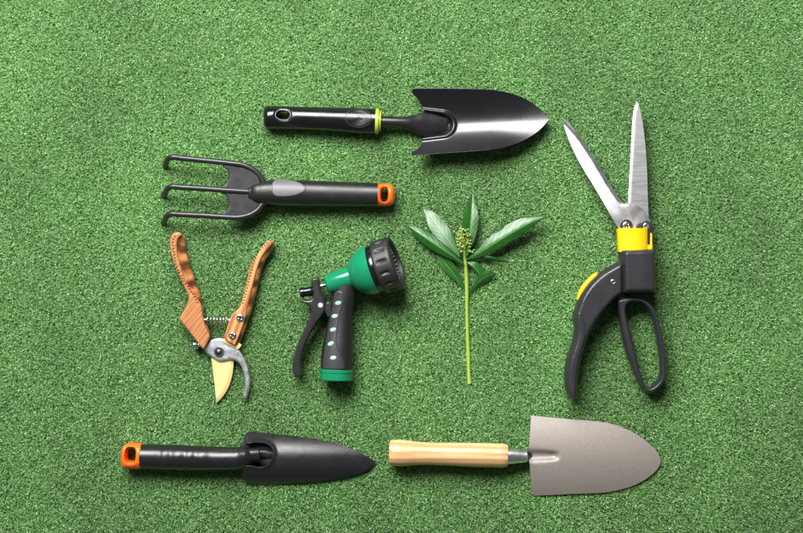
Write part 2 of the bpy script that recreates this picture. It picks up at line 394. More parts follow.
    def screw(s, name, c, r, z, m='steel', parent=None, cross=True, ang=0.3, h=1.2):
        q = np.array([(math.cos(a), math.sin(a)) for a in np.linspace(0, 2 * math.pi, 28, endpoint=False)]) * r + np.array(c)
        hs = []
        if cross:
            wv, ln = r * 0.13, r * 0.58
            cr = [(wv, ln), (wv, wv), (ln, wv), (ln, -wv), (wv, -wv), (wv, -ln), (-wv, -ln), (-wv, -wv), (-ln, -wv), (-ln, wv), (-wv, wv), (-wv, ln)]
            hs = [np.array([(x * math.cos(ang) - y * math.sin(ang), x * math.sin(ang) + y * math.cos(ang)) for x, y in cr]) + np.array(c)]
            hs = [even(hs[0], 0.35)]
        o, _ = s.pillow(name, q, m, z + h, z - h, r * 0.55, rim=h * 0.3, holes=hs, bh=0.25, step=0.6, nr=3, edge_step=0.5, parent=parent, angle=50)
        if cross:
            s.lathe('cross_shade', (c[0], c[1], z), (0, 0, 1), [(-h * 0.7, 0.05), (-h * 0.7, r * 0.8), (h * 0.25, r * 0.75), (h * 0.25, 0.05)], 'recess_shade', n=16, parent=o)  # dark disc painted as the shade down in the cross slot
        return o

def ring(cx, cy, rx, ry, n=40, ang=0, k=2.0):
    t = np.linspace(0, 2 * math.pi, n, endpoint=False); ca, sa = np.cos(t), np.sin(t)
    x = np.sign(ca) * np.abs(ca) ** (2 / k) * rx; y = np.sign(sa) * np.abs(sa) ** (2 / k) * ry
    return np.stack([cx + x * math.cos(ang) - y * math.sin(ang), cy + x * math.sin(ang) + y * math.cos(ang)], 1)

def tube_prof(xs, top, bot, x_end=None, r_end=4.0, k=2.0, sgn=1, joint=None):
    """height profile (0..1) of a lying round bar with edges top(x), bot(x) and a rounded end at x_end"""
    def f(Q):
        a, b = np.interp(Q[:, 0], xs, top), np.interp(Q[:, 0], xs, bot); v = np.clip(np.abs(Q[:, 1] - (a + b) / 2) / ((b - a) / 2), 0, 1)
        z = (1 - v ** k) ** (1 / k)
        if x_end is not None:
            t = np.clip((Q[:, 0] - x_end) * sgn / r_end, 0, 1); z = z * np.sqrt(np.maximum(0, 1 - (1 - t) ** 2)) ** 0.8
        if joint is not None: z = np.where((Q[:, 0] - joint) * sgn > 0, z * 0.80, z)   # spigot inside the handle
        return z
    return f
def ramp(x, xs, ys): return np.interp(x, xs, ys)
def smooth(t): t = np.clip(t, 0, 1); return t * t * (3 - 2 * t)

# ------------------------------------------------------------------ setting: turf backing and artificial grass
PILE = 0.0055
def build_turf():
    # backing sheet under the pile
    me = bpy.data.meshes.new('ground'); n = 2.0
    me.from_pydata([(-n, -n, -PILE), (n, -n, -PILE), (n, n, -PILE), (-n, n, -PILE)], [], [(0, 1, 2, 3)])
    m, N, L, p = new_mat('turf_backing'); p.inputs['Roughness'].default_value = 0.9
    tc = N.new('ShaderNodeTexCoord'); nz = N.new('ShaderNodeTexNoise'); nz.inputs['Scale'].default_value = 350; nz.inputs['Detail'].default_value = 4
    L.new(tc.outputs['Object'], nz.inputs['Vector']); cr = N.new('ShaderNodeValToRGB')
    cr.color_ramp.elements[0].position = 0.35; cr.color_ramp.elements[0].color = (0.035, 0.11, 0.03, 1)
    cr.color_ramp.elements[1].position = 0.65; cr.color_ramp.elements[1].color = (0.09, 0.23, 0.07, 1)
    L.new(nz.outputs['Fac'], cr.inputs[0]); L.new(cr.outputs[0], p.inputs['Base Color'])
    me.materials.append(m); o = bpy.data.objects.new('ground', me); C.objects.link(o); o['kind'] = 'structure'; o['label'] = 'dark green backing of the artificial turf'
    # one 30 cm square of fibres, laid side by side by geometry nodes
    SZ = 0.30; NB = 190000
    base = np.c_[rng.uniform(-SZ / 2, SZ / 2, NB), rng.uniform(-SZ / 2, SZ / 2, NB)]
    az = R(50) + rng.vonmises(0, 0.45, NB)                    # the pile leans slightly one way
    d = np.c_[np.cos(az), np.sin(az)]; sd = np.c_[-d[:, 1], d[:, 0]]
    H = PILE * rng.uniform(0.72, 1.12, NB); H[rng.random(NB) < 0.03] *= 1.15
    reach = rng.uniform(0.0005, 0.0030, NB); wd = rng.uniform(0.00021, 0.00037, NB)
    bend = rng.normal(0, 0.0010, NB)
    t = np.array([0, 0.5, 0.85, 1.0]); Vs = []
    for i, tt in enumerate(t):
        hz = H * (tt ** 0.8 if i < 3 else 1.0) - (reach * 0.28 if i == 3 else 0)
        c = base + d * (reach * tt ** 1.6)[:, None] + sd * (bend * tt * tt)[:, None]
        tw = rng.normal(0, 0.35, NB) * tt
        wv = sd * np.cos(tw)[:, None] + d * np.sin(tw)[:, None]
        ww = wd * (1.0, 0.95, 0.75, 0.4)[i]
        Vs += [np.c_[c - wv * ww[:, None], hz - PILE], np.c_[c + wv * ww[:, None], hz - PILE + rng.normal(0, 0.00015, NB)]]
    V = np.stack(Vs, 1).reshape(-1, 3)
    b0 = np.arange(NB)[:, None] * 8
    F = np.concatenate([b0 + np.array([[2 * i, 2 * i + 1, 2 * i + 3, 2 * i + 2]]) for i in range(3)], 1).reshape(-1, 4)
    me = bpy.data.meshes.new('artificial_grass'); me.vertices.add(len(V)); me.vertices.foreach_set('co', V.astype(np.float32).ravel())
    me.loops.add(F.size); me.loops.foreach_set('vertex_index', F.astype(np.int32).ravel()); me.polygons.add(len(F))
    me.polygons.foreach_set('loop_start', np.arange(0, F.size, 4, dtype=np.int32)); me.update(calc_edges=True)
    me.polygons.foreach_set('use_smooth', [True] * len(F))
    at = me.attributes.new('fibre', 'FLOAT', 'POINT'); at.data.foreach_set('value', np.repeat(rng.random(NB), 8).astype(np.float32))
    m, N, L, p = new_mat('grass_fibre')
    a = N.new('ShaderNodeAttribute'); a.attribute_name = 'fibre'
    cr = N.new('ShaderNodeValToRGB'); e = cr.color_ramp.elements
    e[0].position = 0; e[0].color = (0.105, 0.295, 0.072, 1); e[1].position = 1; e[1].color = (0.72, 0.86, 0.58, 1)
    k = e.new(0.45); k.color = (0.218, 0.450, 0.142, 1); k = e.new(0.80); k.color = (0.305, 0.560, 0.208, 1)
    L.new(a.outputs['Fac'], cr.inputs[0])
    g = N.new('ShaderNodeNewGeometry'); mp = N.new('ShaderNodeMapping'); mp.inputs['Scale'].default_value = (1.0, 0.45, 1); L.new(g.outputs['Position'], mp.inputs[0])
    nz = N.new('ShaderNodeTexNoise'); nz.inputs['Scale'].default_value = 9; nz.inputs['Detail'].default_value = 5; nz.inputs['Roughness'].default_value = 0.6
    L.new(mp.outputs[0], nz.inputs['Vector'])
    mr = N.new('ShaderNodeMapRange'); mr.inputs[1].default_value = 0.3; mr.inputs[2].default_value = 0.7; mr.inputs[3].default_value = 0.80; mr.inputs[4].default_value = 1.18
    L.new(nz.outputs['Fac'], mr.inputs[0])
    mx = N.new('ShaderNodeMix'); mx.data_type = 'RGBA'; mx.blend_type = 'MULTIPLY'; mx.inputs[0].default_value = 1
    L.new(cr.outputs[0], mx.inputs[6]); L.new(mr.outputs[0], mx.inputs[7]); L.new(mx.outputs[2], p.inputs['Base Color'])
    p.inputs['Roughness'].default_value = 0.36; p.inputs['Specular IOR Level'].default_value = 0.42
    # thin polyethylene lets part of the light through
    tr = N.new('ShaderNodeBsdfTranslucent'); L.new(mx.outputs[2], tr.inputs[0]); ms = N.new('ShaderNodeMixShader'); ms.inputs[0].default_value = 0.3
    L.new(p.outputs[0], ms.inputs[1]); L.new(tr.outputs[0], ms.inputs[2]); L.new(ms.outputs[0], N['Material Output'].inputs[0])
    me.materials.append(m)
    o = bpy.data.objects.new('artificial_grass', me); C.objects.link(o); o['kind'] = 'stuff'
    o['label'] = 'short curly green artificial grass under all the tools'; o['category'] = 'grass'
    ng = bpy.data.node_groups.new('lay_turf', 'GeometryNodeTree')
    ng.interface.new_socket('Geometry', in_out='INPUT', socket_type='NodeSocketGeometry'); ng.interface.new_socket('Geometry', in_out='OUTPUT', socket_type='NodeSocketGeometry')
    gi = ng.nodes.new('NodeGroupInput'); go = ng.nodes.new('NodeGroupOutput')
    gr = ng.nodes.new('GeometryNodeMeshGrid'); nx, ny = 8, 7
    gr.inputs['Size X'].default_value = SZ * (nx - 1); gr.inputs['Size Y'].default_value = SZ * (ny - 1)
    gr.inputs['Vertices X'].default_value = nx; gr.inputs['Vertices Y'].default_value = ny
    rv = ng.nodes.new('FunctionNodeRandomValue'); rv.data_type = 'INT'; rv.inputs[4].default_value = 0; rv.inputs[5].default_value = 0
    mu = ng.nodes.new('ShaderNodeMath'); mu.operation = 'MULTIPLY'; mu.inputs[1].default_value = math.pi / 2
    ng.links.new(rv.outputs[2], mu.inputs[0])
    cx = ng.nodes.new('ShaderNodeCombineXYZ'); ng.links.new(mu.outputs[0], cx.inputs[2])
    ip = ng.nodes.new('GeometryNodeInstanceOnPoints'); ng.links.new(gr.outputs[0], ip.inputs['Points']); ng.links.new(gi.outputs[0], ip.inputs['Instance'])
    ng.links.new(cx.outputs[0], ip.inputs['Rotation']); ng.links.new(ip.outputs[0], go.inputs[0])
    o.modifiers.new('lay_turf', 'NODES').node_group = ng
build_turf()

# ------------------------------------------------------------------ 1. glossy black trowel with lime ring
def glossy_trowel():
    t = Thing('garden_trowel', 'glossy black garden trowel with a lime ring where the shank meets its handle', 'trowel', (405, 122), 12)
    out = crom([(263.3, 117), (263.8, 109.5), (267, 106), (275, 105.6), (300, 106.3), (330, 107.2), (355, 107.7), (372, 108.3, 1), (376.5, 108.8, 1), (376.5, 133.4, 1), (372, 133.7), (355, 132.8), (330, 130.6), (300, 129.2), (275, 128.7), (267, 128.2), (264, 124.8)])
    hole = ring(283.6, 115.6, 7.0, 4.6, 36, 0.06, 2.3)
    zc = lambda Q: ramp(Q[:, 0], [263, 376], [0.0, 2.5])
    h, zt = t.pillow('handle', out, 'black_gloss', 22.5, -0.5, 11.5, zc=zc, holes=[hole], bh=0.9, nr=9, step=1.5,
                      prof=tube_prof([263, 267, 275, 300, 330, 355, 376.5], [105.7, 105.7, 105.5, 106.2, 107.1, 107.6, 108.6], [128.6, 128.6, 128.8, 129.3, 130.7, 132.9, 133.6], 263.2, 6.0))
    # rim moulded round the hanging hole
    q = ring(283.6, 115.6, 7.5, 5.1, 40, 0.06, 2.3); z = zt(q * 1.0 + (q - [283.6, 115.6]) * 0.12)
    path = [(a, b, c + 0.15) for (a, b), c in zip(q, z)]; path.append(path[0])
    t.sweep('hole_rim', path, [(0.55, 0.5)], 'thumb_pad', n=8, sub=1, parent=h)
    # oval leaf emblem: contour lines standing proud of the plastic
    c0 = np.array([358.6, 118.6])
    def follow(pts, r, nm):
        pts = np.array(pts); z = zt(pts); P = np.c_[pts, z - 0.05]
        t.sweep(nm, P, [(r * 1.3, r * 0.9)], 'grip_panel', n=6, sub=1, parent=em)
    eo = ring(c0[0], c0[1], 13, 9.3, 44, 0.05); zz = zt(eo)
    em = t.sweep('oval_emblem', np.r_[np.c_[eo, zz], [[*eo[0], zz[0]]]], [(0.36, 0.3)], 'grip_panel', n=6, sub=1, parent=h)
    for f in (0.84, 0.70, 0.56, 0.42, 0.28):
        a = np.linspace(-2.6, 2.6, 36)
        pts = np.stack([c0[0] + 1.0 + (12.2 * f) * np.cos(a) + (1 - f) * 2.5, c0[1] + 8.8 * f * np.sin(a) * (1 - 0.18 * np.cos(a))], 1)
        follow(pts, 0.2, 'emblem_line')
    follow(np.stack([np.linspace(c0[0] - 12, c0[0] + 4, 20), c0[1] + np.sin(np.linspace(0, 5, 20)) * 0.9], 1), 0.22, 'emblem_line')
    # lime rings
    ax = (1, 0.035, 0.01)
    lr = t.lathe('lime_ring', (375.4, 121.1, 13.4), ax, [(0, 10), (0, 12.2), (0.5, 12.8), (2.9, 12.8), (3.4, 12.3), (3.4, 10.4), (5.2, 10.3), (5.7, 9.8), (5.7, 4)], 'lime', n=48)
    # shank
    t.sweep('shank', [(379, 121.3, 13.4), (390, 121.6, 13.2), (400, 122, 12.6), (408, 122.7, 11.5), (414, 123.2, 10), (422, 123.6, 8.6), (434, 123.7, 7.2), (446, 123.8, 6.0)],
            [(5.6, 5.4), (5.5, 5.2), (5.7, 5.2), (7, 5.2), (8.8, 5.0), (11.5, 4.6), (10.5, 3.4), (7, 1.6)], 'black_grip', n=24, cap=3)
    # blade: gutter shaped, front side up, tip lifted
    o = crom([(411.6, 90.8), (414.5, 88.7), (420, 88.6), (445, 88.6), (468.5, 89.0), (488, 89.8), (502, 91.6), (514, 94.2), (526, 99), (540, 108.4), (549.6, 119.4, 1), (538, 131.5), (521, 142), (502, 148.2), (485, 150.8), (468, 152.2), (440, 154), (416, 155.9), (411.3, 155.6), (411.4, 152.8),
              (417, 149.5), (421, 144.5), (422.6, 139), (424.5, 136), (424.5, 111.5), (422.5, 108), (421.2, 104), (418.2, 99), (413.5, 94.6)])
    def zf(Q):
        x, y = Q[:, 0], Q[:, 1]; yc = 122.6 + (x - 480) * -0.045
        base = 7.2 + 9.0 * (np.clip(x - 410, 0, None) / 139) ** 1.25
        v = y - yc
        A = np.interp(x, [410, 490, 549], [0.90, 0.86, 0.34]); z = base - 2 + A * (np.sqrt(v * v + 23 ** 2) - 23) + 0.17 * v
        # tongue of the socket pressed into the sheet, with a rounded lip round it
        dx = np.clip(x - 442, 0, None); hw = np.interp(x, [410, 425, 445], [15, 13, 10.5]); dd = np.where(x < 442, np.abs(y - 123.8) - hw, np.hypot(dx, y - 123.8) - 10.8)
        z -= 2.6 * (1 - smooth((dd + 3.2) / 3.4)); z += 2.3 * np.exp(-((dd - 1.4) / 1.9) ** 2)
        return z
    t.sheet('blade', o, 'black_enamel', zf, 1.5, step=0.62, bevel=0.4)
glossy_trowel()

# ------------------------------------------------------------------ 2. three-tined cultivator
def cultivator():
    t = Thing('hand_cultivator', 'black three-tined hand cultivator with a grey thumb pad and orange end cap', 'hand cultivator', (280, 194), 16)
    zt_ = 21
    def tine(pts, nm='tine'):
        t.sweep(nm, pts, [(2.9, 2.8)] * (len(pts)), 'black_powder', n=14, cap=1.8, sub=6)
    tine([(162.6, 165.0, 2.0), (165.2, 162.0, 10), (167.8, 159.0, 17.5), (171.5, 157.4, 20.8), (182, 158.3, 21), (205, 160.6, 21), (230, 163.3, 21), (243, 165.2, 20.8), (252, 169, 20.3), (259, 175, 19.6), (263.5, 182, 19)])
    tine([(161.2, 195, 2.0), (164.2, 192, 10), (167.2, 188.8, 17.5), (171, 186.9, 20.8), (182, 187.4, 21), (205, 188.8, 21), (230, 190.6, 21), (254, 192.2, 20)])
    tine([(160.8, 222.6, 2.0), (163.8, 219.4, 10), (166.8, 216.0, 17.5), (170.6, 214.2, 20.8), (182, 214.6, 21), (205, 215.6, 21), (226, 217, 21), (240, 217.3, 20.8), (250, 214.8, 20.3), (258, 209.8, 19.6), (263, 203, 19)])
    web = crom([(222.5, 165.5), (227.6, 170), (229.2, 176.5), (227.4, 183), (221.5, 188.6), (221.5, 192.6), (227, 196.4), (229, 202.8), (227, 210), (221, 215.4), (236, 217), (250, 214), (259, 207), (262, 196), (261, 184), (257, 174.5), (247, 167.5), (236, 165.5)])
    t.pillow('web_plate', web, 'black_powder', 21.2, 18.6, 1.0, rim=0.4, nr=3, step=2.5)
    ns = np.array([[251, 193, 19], [254, 193, 18.8], [260, 192.9, 18.0], [266, 192.6, 17.2], [272, 192.4, 16.3], [280, 192.6, 15.2], [300, 193, 14.2], [330, 193.6, 13.4], [360, 194.2, 12.8], [377.6, 194.5, 12.5]])
    def bumpf(p, th): return np.ones(len(th))
    h = t.sweep('handle', ns, [(6.8, 4.6), (9.0, 6.8), (10.9, 9.2), (11.8, 11), (12.6, 12.8), (13.1, 13.4), (13.1, 13.0), (12.7, 12.8), (12.2, 12.5), (12.0, 12.6)], 'black_satin', n=40, cap=3, caps=(True, False), k=2.25)
    # thumb pad set into the top of the handle
    pad = crom([(272.6, 188), (273.2, 182.5), (276, 179.6), (282, 178.9), (290, 179.6), (299, 182.3), (305, 186), (307, 189.2), (304.5, 192.3), (297.5, 195.6), (289, 197.2), (281, 197.4), (275.5, 196.4), (273.2, 193)])
    def zf(Q):
        x = Q[:, 0]; c, zc_, a, b_ = (np.interp(x, ns[:, 0], q) for q in (ns[:, 1], ns[:, 2], [6.8, 9.0, 10.9, 11.8, 12.6, 13.1, 13.1, 12.7, 12.2, 11.9], [4.6, 6.8, 9.2, 11, 12.8, 13.4, 13.0, 12.8, 12.5, 12.4]))
        v = np.clip(np.abs(Q[:, 1] - c) / a, 0, 0.99); return zc_ + b_ * (1 - v ** 2.25) ** (1 / 2.25)
    t.pillow('thumb_pad', pad, 'thumb_pad', 0.9, -3, 1.6, rim=0.3, zc=zf, step=1.8, nr=4, parent=h)
    cap = crom([(362, 183.6, 1), (378, 183.5, 1), (388, 183.4), (392.3, 185), (394.4, 189), (394.9, 195), (394.3, 201), (392, 204.4), (387.5, 205.7), (378, 205.7, 1), (362, 205.4, 1)])
    slot = ring(384.4, 194.6, 3.5, 7.2, 40, 0.03, 3.0)
    t.pillow('hanging_cap', cap, 'orange', 24.6, 0.6, 9.5, holes=[slot], bh=1.3, step=1.2, nr=8, zc=0, prof=tube_prof([358, 377, 395], [183.4, 183.4, 183.3], [205.7, 205.8, 205.9], 394.9, 6.5, 2.1, -1))
cultivator()

# ------------------------------------------------------------------ 3. wooden-handled pruner
def pruner():
    t = Thing('pruning_shears', 'wooden handled pruning shears with a gold blade and grey steel hook', 'pruner', (218, 320), 12)
    # ---- left handle
    body = crom([(178, 232.6), (173, 234.5), (170.7, 240), (172, 254), (177, 269), (184.5, 286), (189.5, 298), (187, 305), (180.2, 318.5, 1), (192, 334), (204, 349.2, 1), (207.5, 343), (210.8, 336, 1), (207, 326), (203.3, 314), (202.5, 305.5), (199, 293), (193.4, 277), (188.5, 262), (185.2, 247.5), (183.6, 237), (181.5, 233.6)])
    def lumps(Q):
        x, y = Q[:, 0], Q[:, 1]; xr = np.interp(y, [236, 247, 262, 277, 293, 306], [184, 185.2, 188.5, 193.4, 199, 202.5])
        k = np.exp(-((xr - x - 3.5) / 4.0) ** 2) * smooth((306 - y) / 10) * smooth((y - 234) / 8)
        return k * (0.9 * np.sin((y - 236) / 10.5 * 2 * math.pi) - 4.2)
    lh, _ = t.pillow('handle', body, 'ply_side', 17.5, 1.0, 5.0, zmod=lumps, step=1.5, nr=6, label='left handle with a hollow scalloped grip')
    plate = crom([(181.5, 233.2), (177.5, 232.2), (172.8, 234.2), (170.5, 240), (171.8, 254), (176.8, 269), (184.2, 286), (189.2, 298), (186.8, 305), (179.8, 318.8, 1), (192, 334.6), (203.8, 349.6, 1), (207.5, 343), (210.6, 336, 1), (206, 326), (203, 314), (201.8, 305), (196.6, 297.5), (191.2, 289.5), (186.4, 281), (182.6, 271), (179.7, 260.6), (177.7, 249.5), (177.9, 241), (180.2, 237), (183, 235.2)])
    lp, zl = t.pillow('top_scale', plate, 'ply_top', 19.2, 14.5, 1.5, rim=0.6, step=1.6, nr=4, parent=lh)
    # ---- right handle
    body = crom([(270.6, 240), (273.4, 241.5), (274, 245.5), (271.5, 251.5), (266, 259), (261.5, 270), (258, 284), (255, 297), (252, 309), (247.3, 323), (243, 335.5), (238.2, 347, 1), (231, 343), (224.6, 338.2, 1), (226.5, 331), (230, 320.5), (233.5, 313), (239.6, 308), (243.4, 298), (246.5, 285), (249, 272), (252.6, 262), (258.4, 253), (264, 245.2), (267.5, 241.2)])
    def lumps2(Q):
        x, y = Q[:, 0], Q[:, 1]; xr = np.interp(y, [245, 251, 259, 270, 284, 297, 309, 323], [273, 271, 266, 261.5, 258, 255, 252, 247.3])
        k = np.exp(-((xr - x) / 2.6) ** 2) * smooth((312 - y) / 12)
        return k * 0.8 * np.sin((y - 236) / 10.5 * 2 * math.pi)
    rh, _ = t.pillow('handle', body, 'ply_side', 17.0, 1.0, 5.5, zmod=lumps2, step=1.5, nr=6, label='right handle with two cross-head screws')
    plate = crom([(267.6, 241), (264, 245), (258.2, 253), (252.4, 262), (248.8, 272), (246.3, 285), (243.2, 298), (239.4, 307.8), (233.3, 312.8), (229.8, 320.5), (226.2, 331), (224.4, 338.4, 1), (229.5, 342.2), (235.2, 345.6, 1), (240.6, 332.6), (245.2, 319), (248, 306), (251.8, 292.5), (254.7, 279.4), (258, 267), (262.2, 257.2), (268, 249.4), (272.2, 243.4), (270.6, 240.4)])
    rp, zr = t.pillow('top_scale', plate, 'ply_top_light', 18.8, 14.5, 1.5, rim=0.6, step=1.6, nr=4, parent=rh)
    # ---- dark raised discs painted as the shade in stitch holes (about a pixel each: one part per handle)
    for line, zfn, par in ((crom([(175.5, 236.5), (173.7, 240), (173.8, 246), (174.7, 253), (176.4, 262.5), (179, 270), (183.6, 279.4), (188.4, 287), (194, 295.3), (199.4, 305)], closed=False), zl, lp),
                           (crom([(267.2, 243), (261.6, 249.6), (256.9, 256), (253.7, 263.5), (251.6, 272), (249.5, 281.3), (247.2, 289.7), (244.8, 298), (242.2, 306)], closed=False), zr, rp)):
        d = even(line, 3.1, False)[:-1]; tg = np.gradient(d, axis=0); tg /= np.linalg.norm(tg, axis=1)[:, None]; V = []; F = []
        for (x, y), (a, b), z in zip(d, tg, zfn(d)):
            s0 = len(V); n = 8
            for zz, f in ((-0.5, 1.0), (0.12, 1.0), (0.22, 0.6)):
                for q in range(n):
                    ca, sa = math.cos(q / n * 6.283) * 0.62 * f, math.sin(q / n * 6.283) * 0.85 * f
                    V.append((x - b * sa + a * ca, y + a * sa + b * ca, z + zz))
            for r_ in range(2):
                for q in range(n): F.append((s0 + r_ * n + q, s0 + r_ * n + n + q, s0 + r_ * n + n + (q + 1) % n, s0 + r_ * n + (q + 1) % n))
            F.append(tuple(s0 + 2 * n + q for q in range(n)))
        o = t.mesh('stitch_hole_shade', V, F, 'recess_shade', par); o['kind'] = 'stuff'
    t.screw('screw', (240.8, 317.9), 4.1, 18.9, 'chrome', rh); t.screw('screw', (233.2, 335.6), 3.9, 18.9, 'chrome', rh, ang=0.5)
    # ---- gold blade, steel hook, pivot
    blade = crom([(210.4, 357, 1), (211.4, 365), (213, 379), (214.7, 397), (215.2, 404, 1), (221, 398.4), (227, 389), (231, 377.5), (232.6, 366), (232.8, 357), (230, 347), (222, 341.5), (213, 345)])
    edge = even(crom([(215.2, 404), (221, 398.4), (227, 389), (231, 377.5), (232.6, 366), (232.8, 357)], closed=False), 1, False)
    t.sheet('cutting_blade', blade, 'gold', lambda Q: 8.5 - 1.3 * (1 - np.clip(pdist(Q, edge, False) / 3.2, 0, 1)) - np.clip(Q[:, 1] - 360, 0, 99) * 0.05, 2.0, step=1.3, bevel=0.15)
    hook = crom([(204, 348.6), (207, 344), (211.6, 339.8), (219.5, 338.4), (229, 341), (237, 348), (244.2, 359), (248.3, 371.5), (249.6, 382.5), (247.8, 393), (245.2, 398.8), (242.8, 399), (242.2, 396.6), (243.6, 390), (244.2, 380), (242.2, 370), (238, 363), (232, 359.6), (225, 360.6), (219, 361.3), (212.5, 358), (206.6, 353.6)])
    hk, _ = t.pillow('steel_hook', hook, 'steel_hook', 12.2, 8.7, 1.6, rim=0.7, nr=4, step=1.5, zc=lambda Q: -np.clip(Q[:, 1] - 350, 0, 99) * 0.06)
    t.pillow('tang', crom([(226, 336, 1), (242, 345, 1), (238, 350, 1), (222, 342, 1)]), 'gold', 13.6, 12.0, 0.6, rim=0.3, step=2, nr=2)
    t.lathe('washer', (218.7, 352.1, 11.8), (0, 0, 1), [(-1, 1), (-1, 5.2), (1.0, 5.2), (1.6, 4.6), (1.6, 3.4), (0.9, 3.0), (0.9, 0.5)], 'chrome', n=32, parent=hk)
    t.lathe('pivot_bolt', (218.7, 352.1, 12.2), (0, 0, 1), [(-1, 0.5), (-1, 3.0), (1.4, 3.0), (2.3, 2.2), (2.6, 1.0), (2.6, 0.3)], 'dark_steel', n=24, parent=hk)
    # ---- return spring (conical coils), its two seats and the locking stud
    a = np.linspace(0, 2 * math.pi * 7, 180); u = a / a[-1]; x = 206.5 + 22.5 * u; yc = 319.5 + 1.2 * np.sin(u * math.pi)
    rr = 3.7 + 0.9 * np.sin(u * math.pi)
    t.sweep('spring', np.stack([x, yc + rr * np.cos(a), 11 + rr * np.sin(a)], 1), [0.58], 'chrome', n=8, sub=1)
    t.lathe('spring_seat', (204.5, 320.5, 11), (1, 0.05, 0), [(-3, 0.3), (-3, 3.2), (3.4, 3.0), (4.2, 2.2), (4.2, 0.3)], 'dark_steel', n=20)
    t.lathe('spring_seat', (231.5, 320.5, 11), (-1, 0.05, 0), [(-3, 0.3), (-3, 3.2), (3.6, 2.8), (4.6, 2.0), (4.6, 0.3)], 'chrome', n=20)
    t.lathe('locking_stud', (198.5, 344.8, 9), (-1, 0.1, 0), [(-3, 0.3), (-3, 2.4), (1.2, 2.4), (1.2, 3.9), (1.9, 4.3), (5.2, 4.3), (6, 3.6), (6, 0.3)], 'chrome', n=28)
pruner()

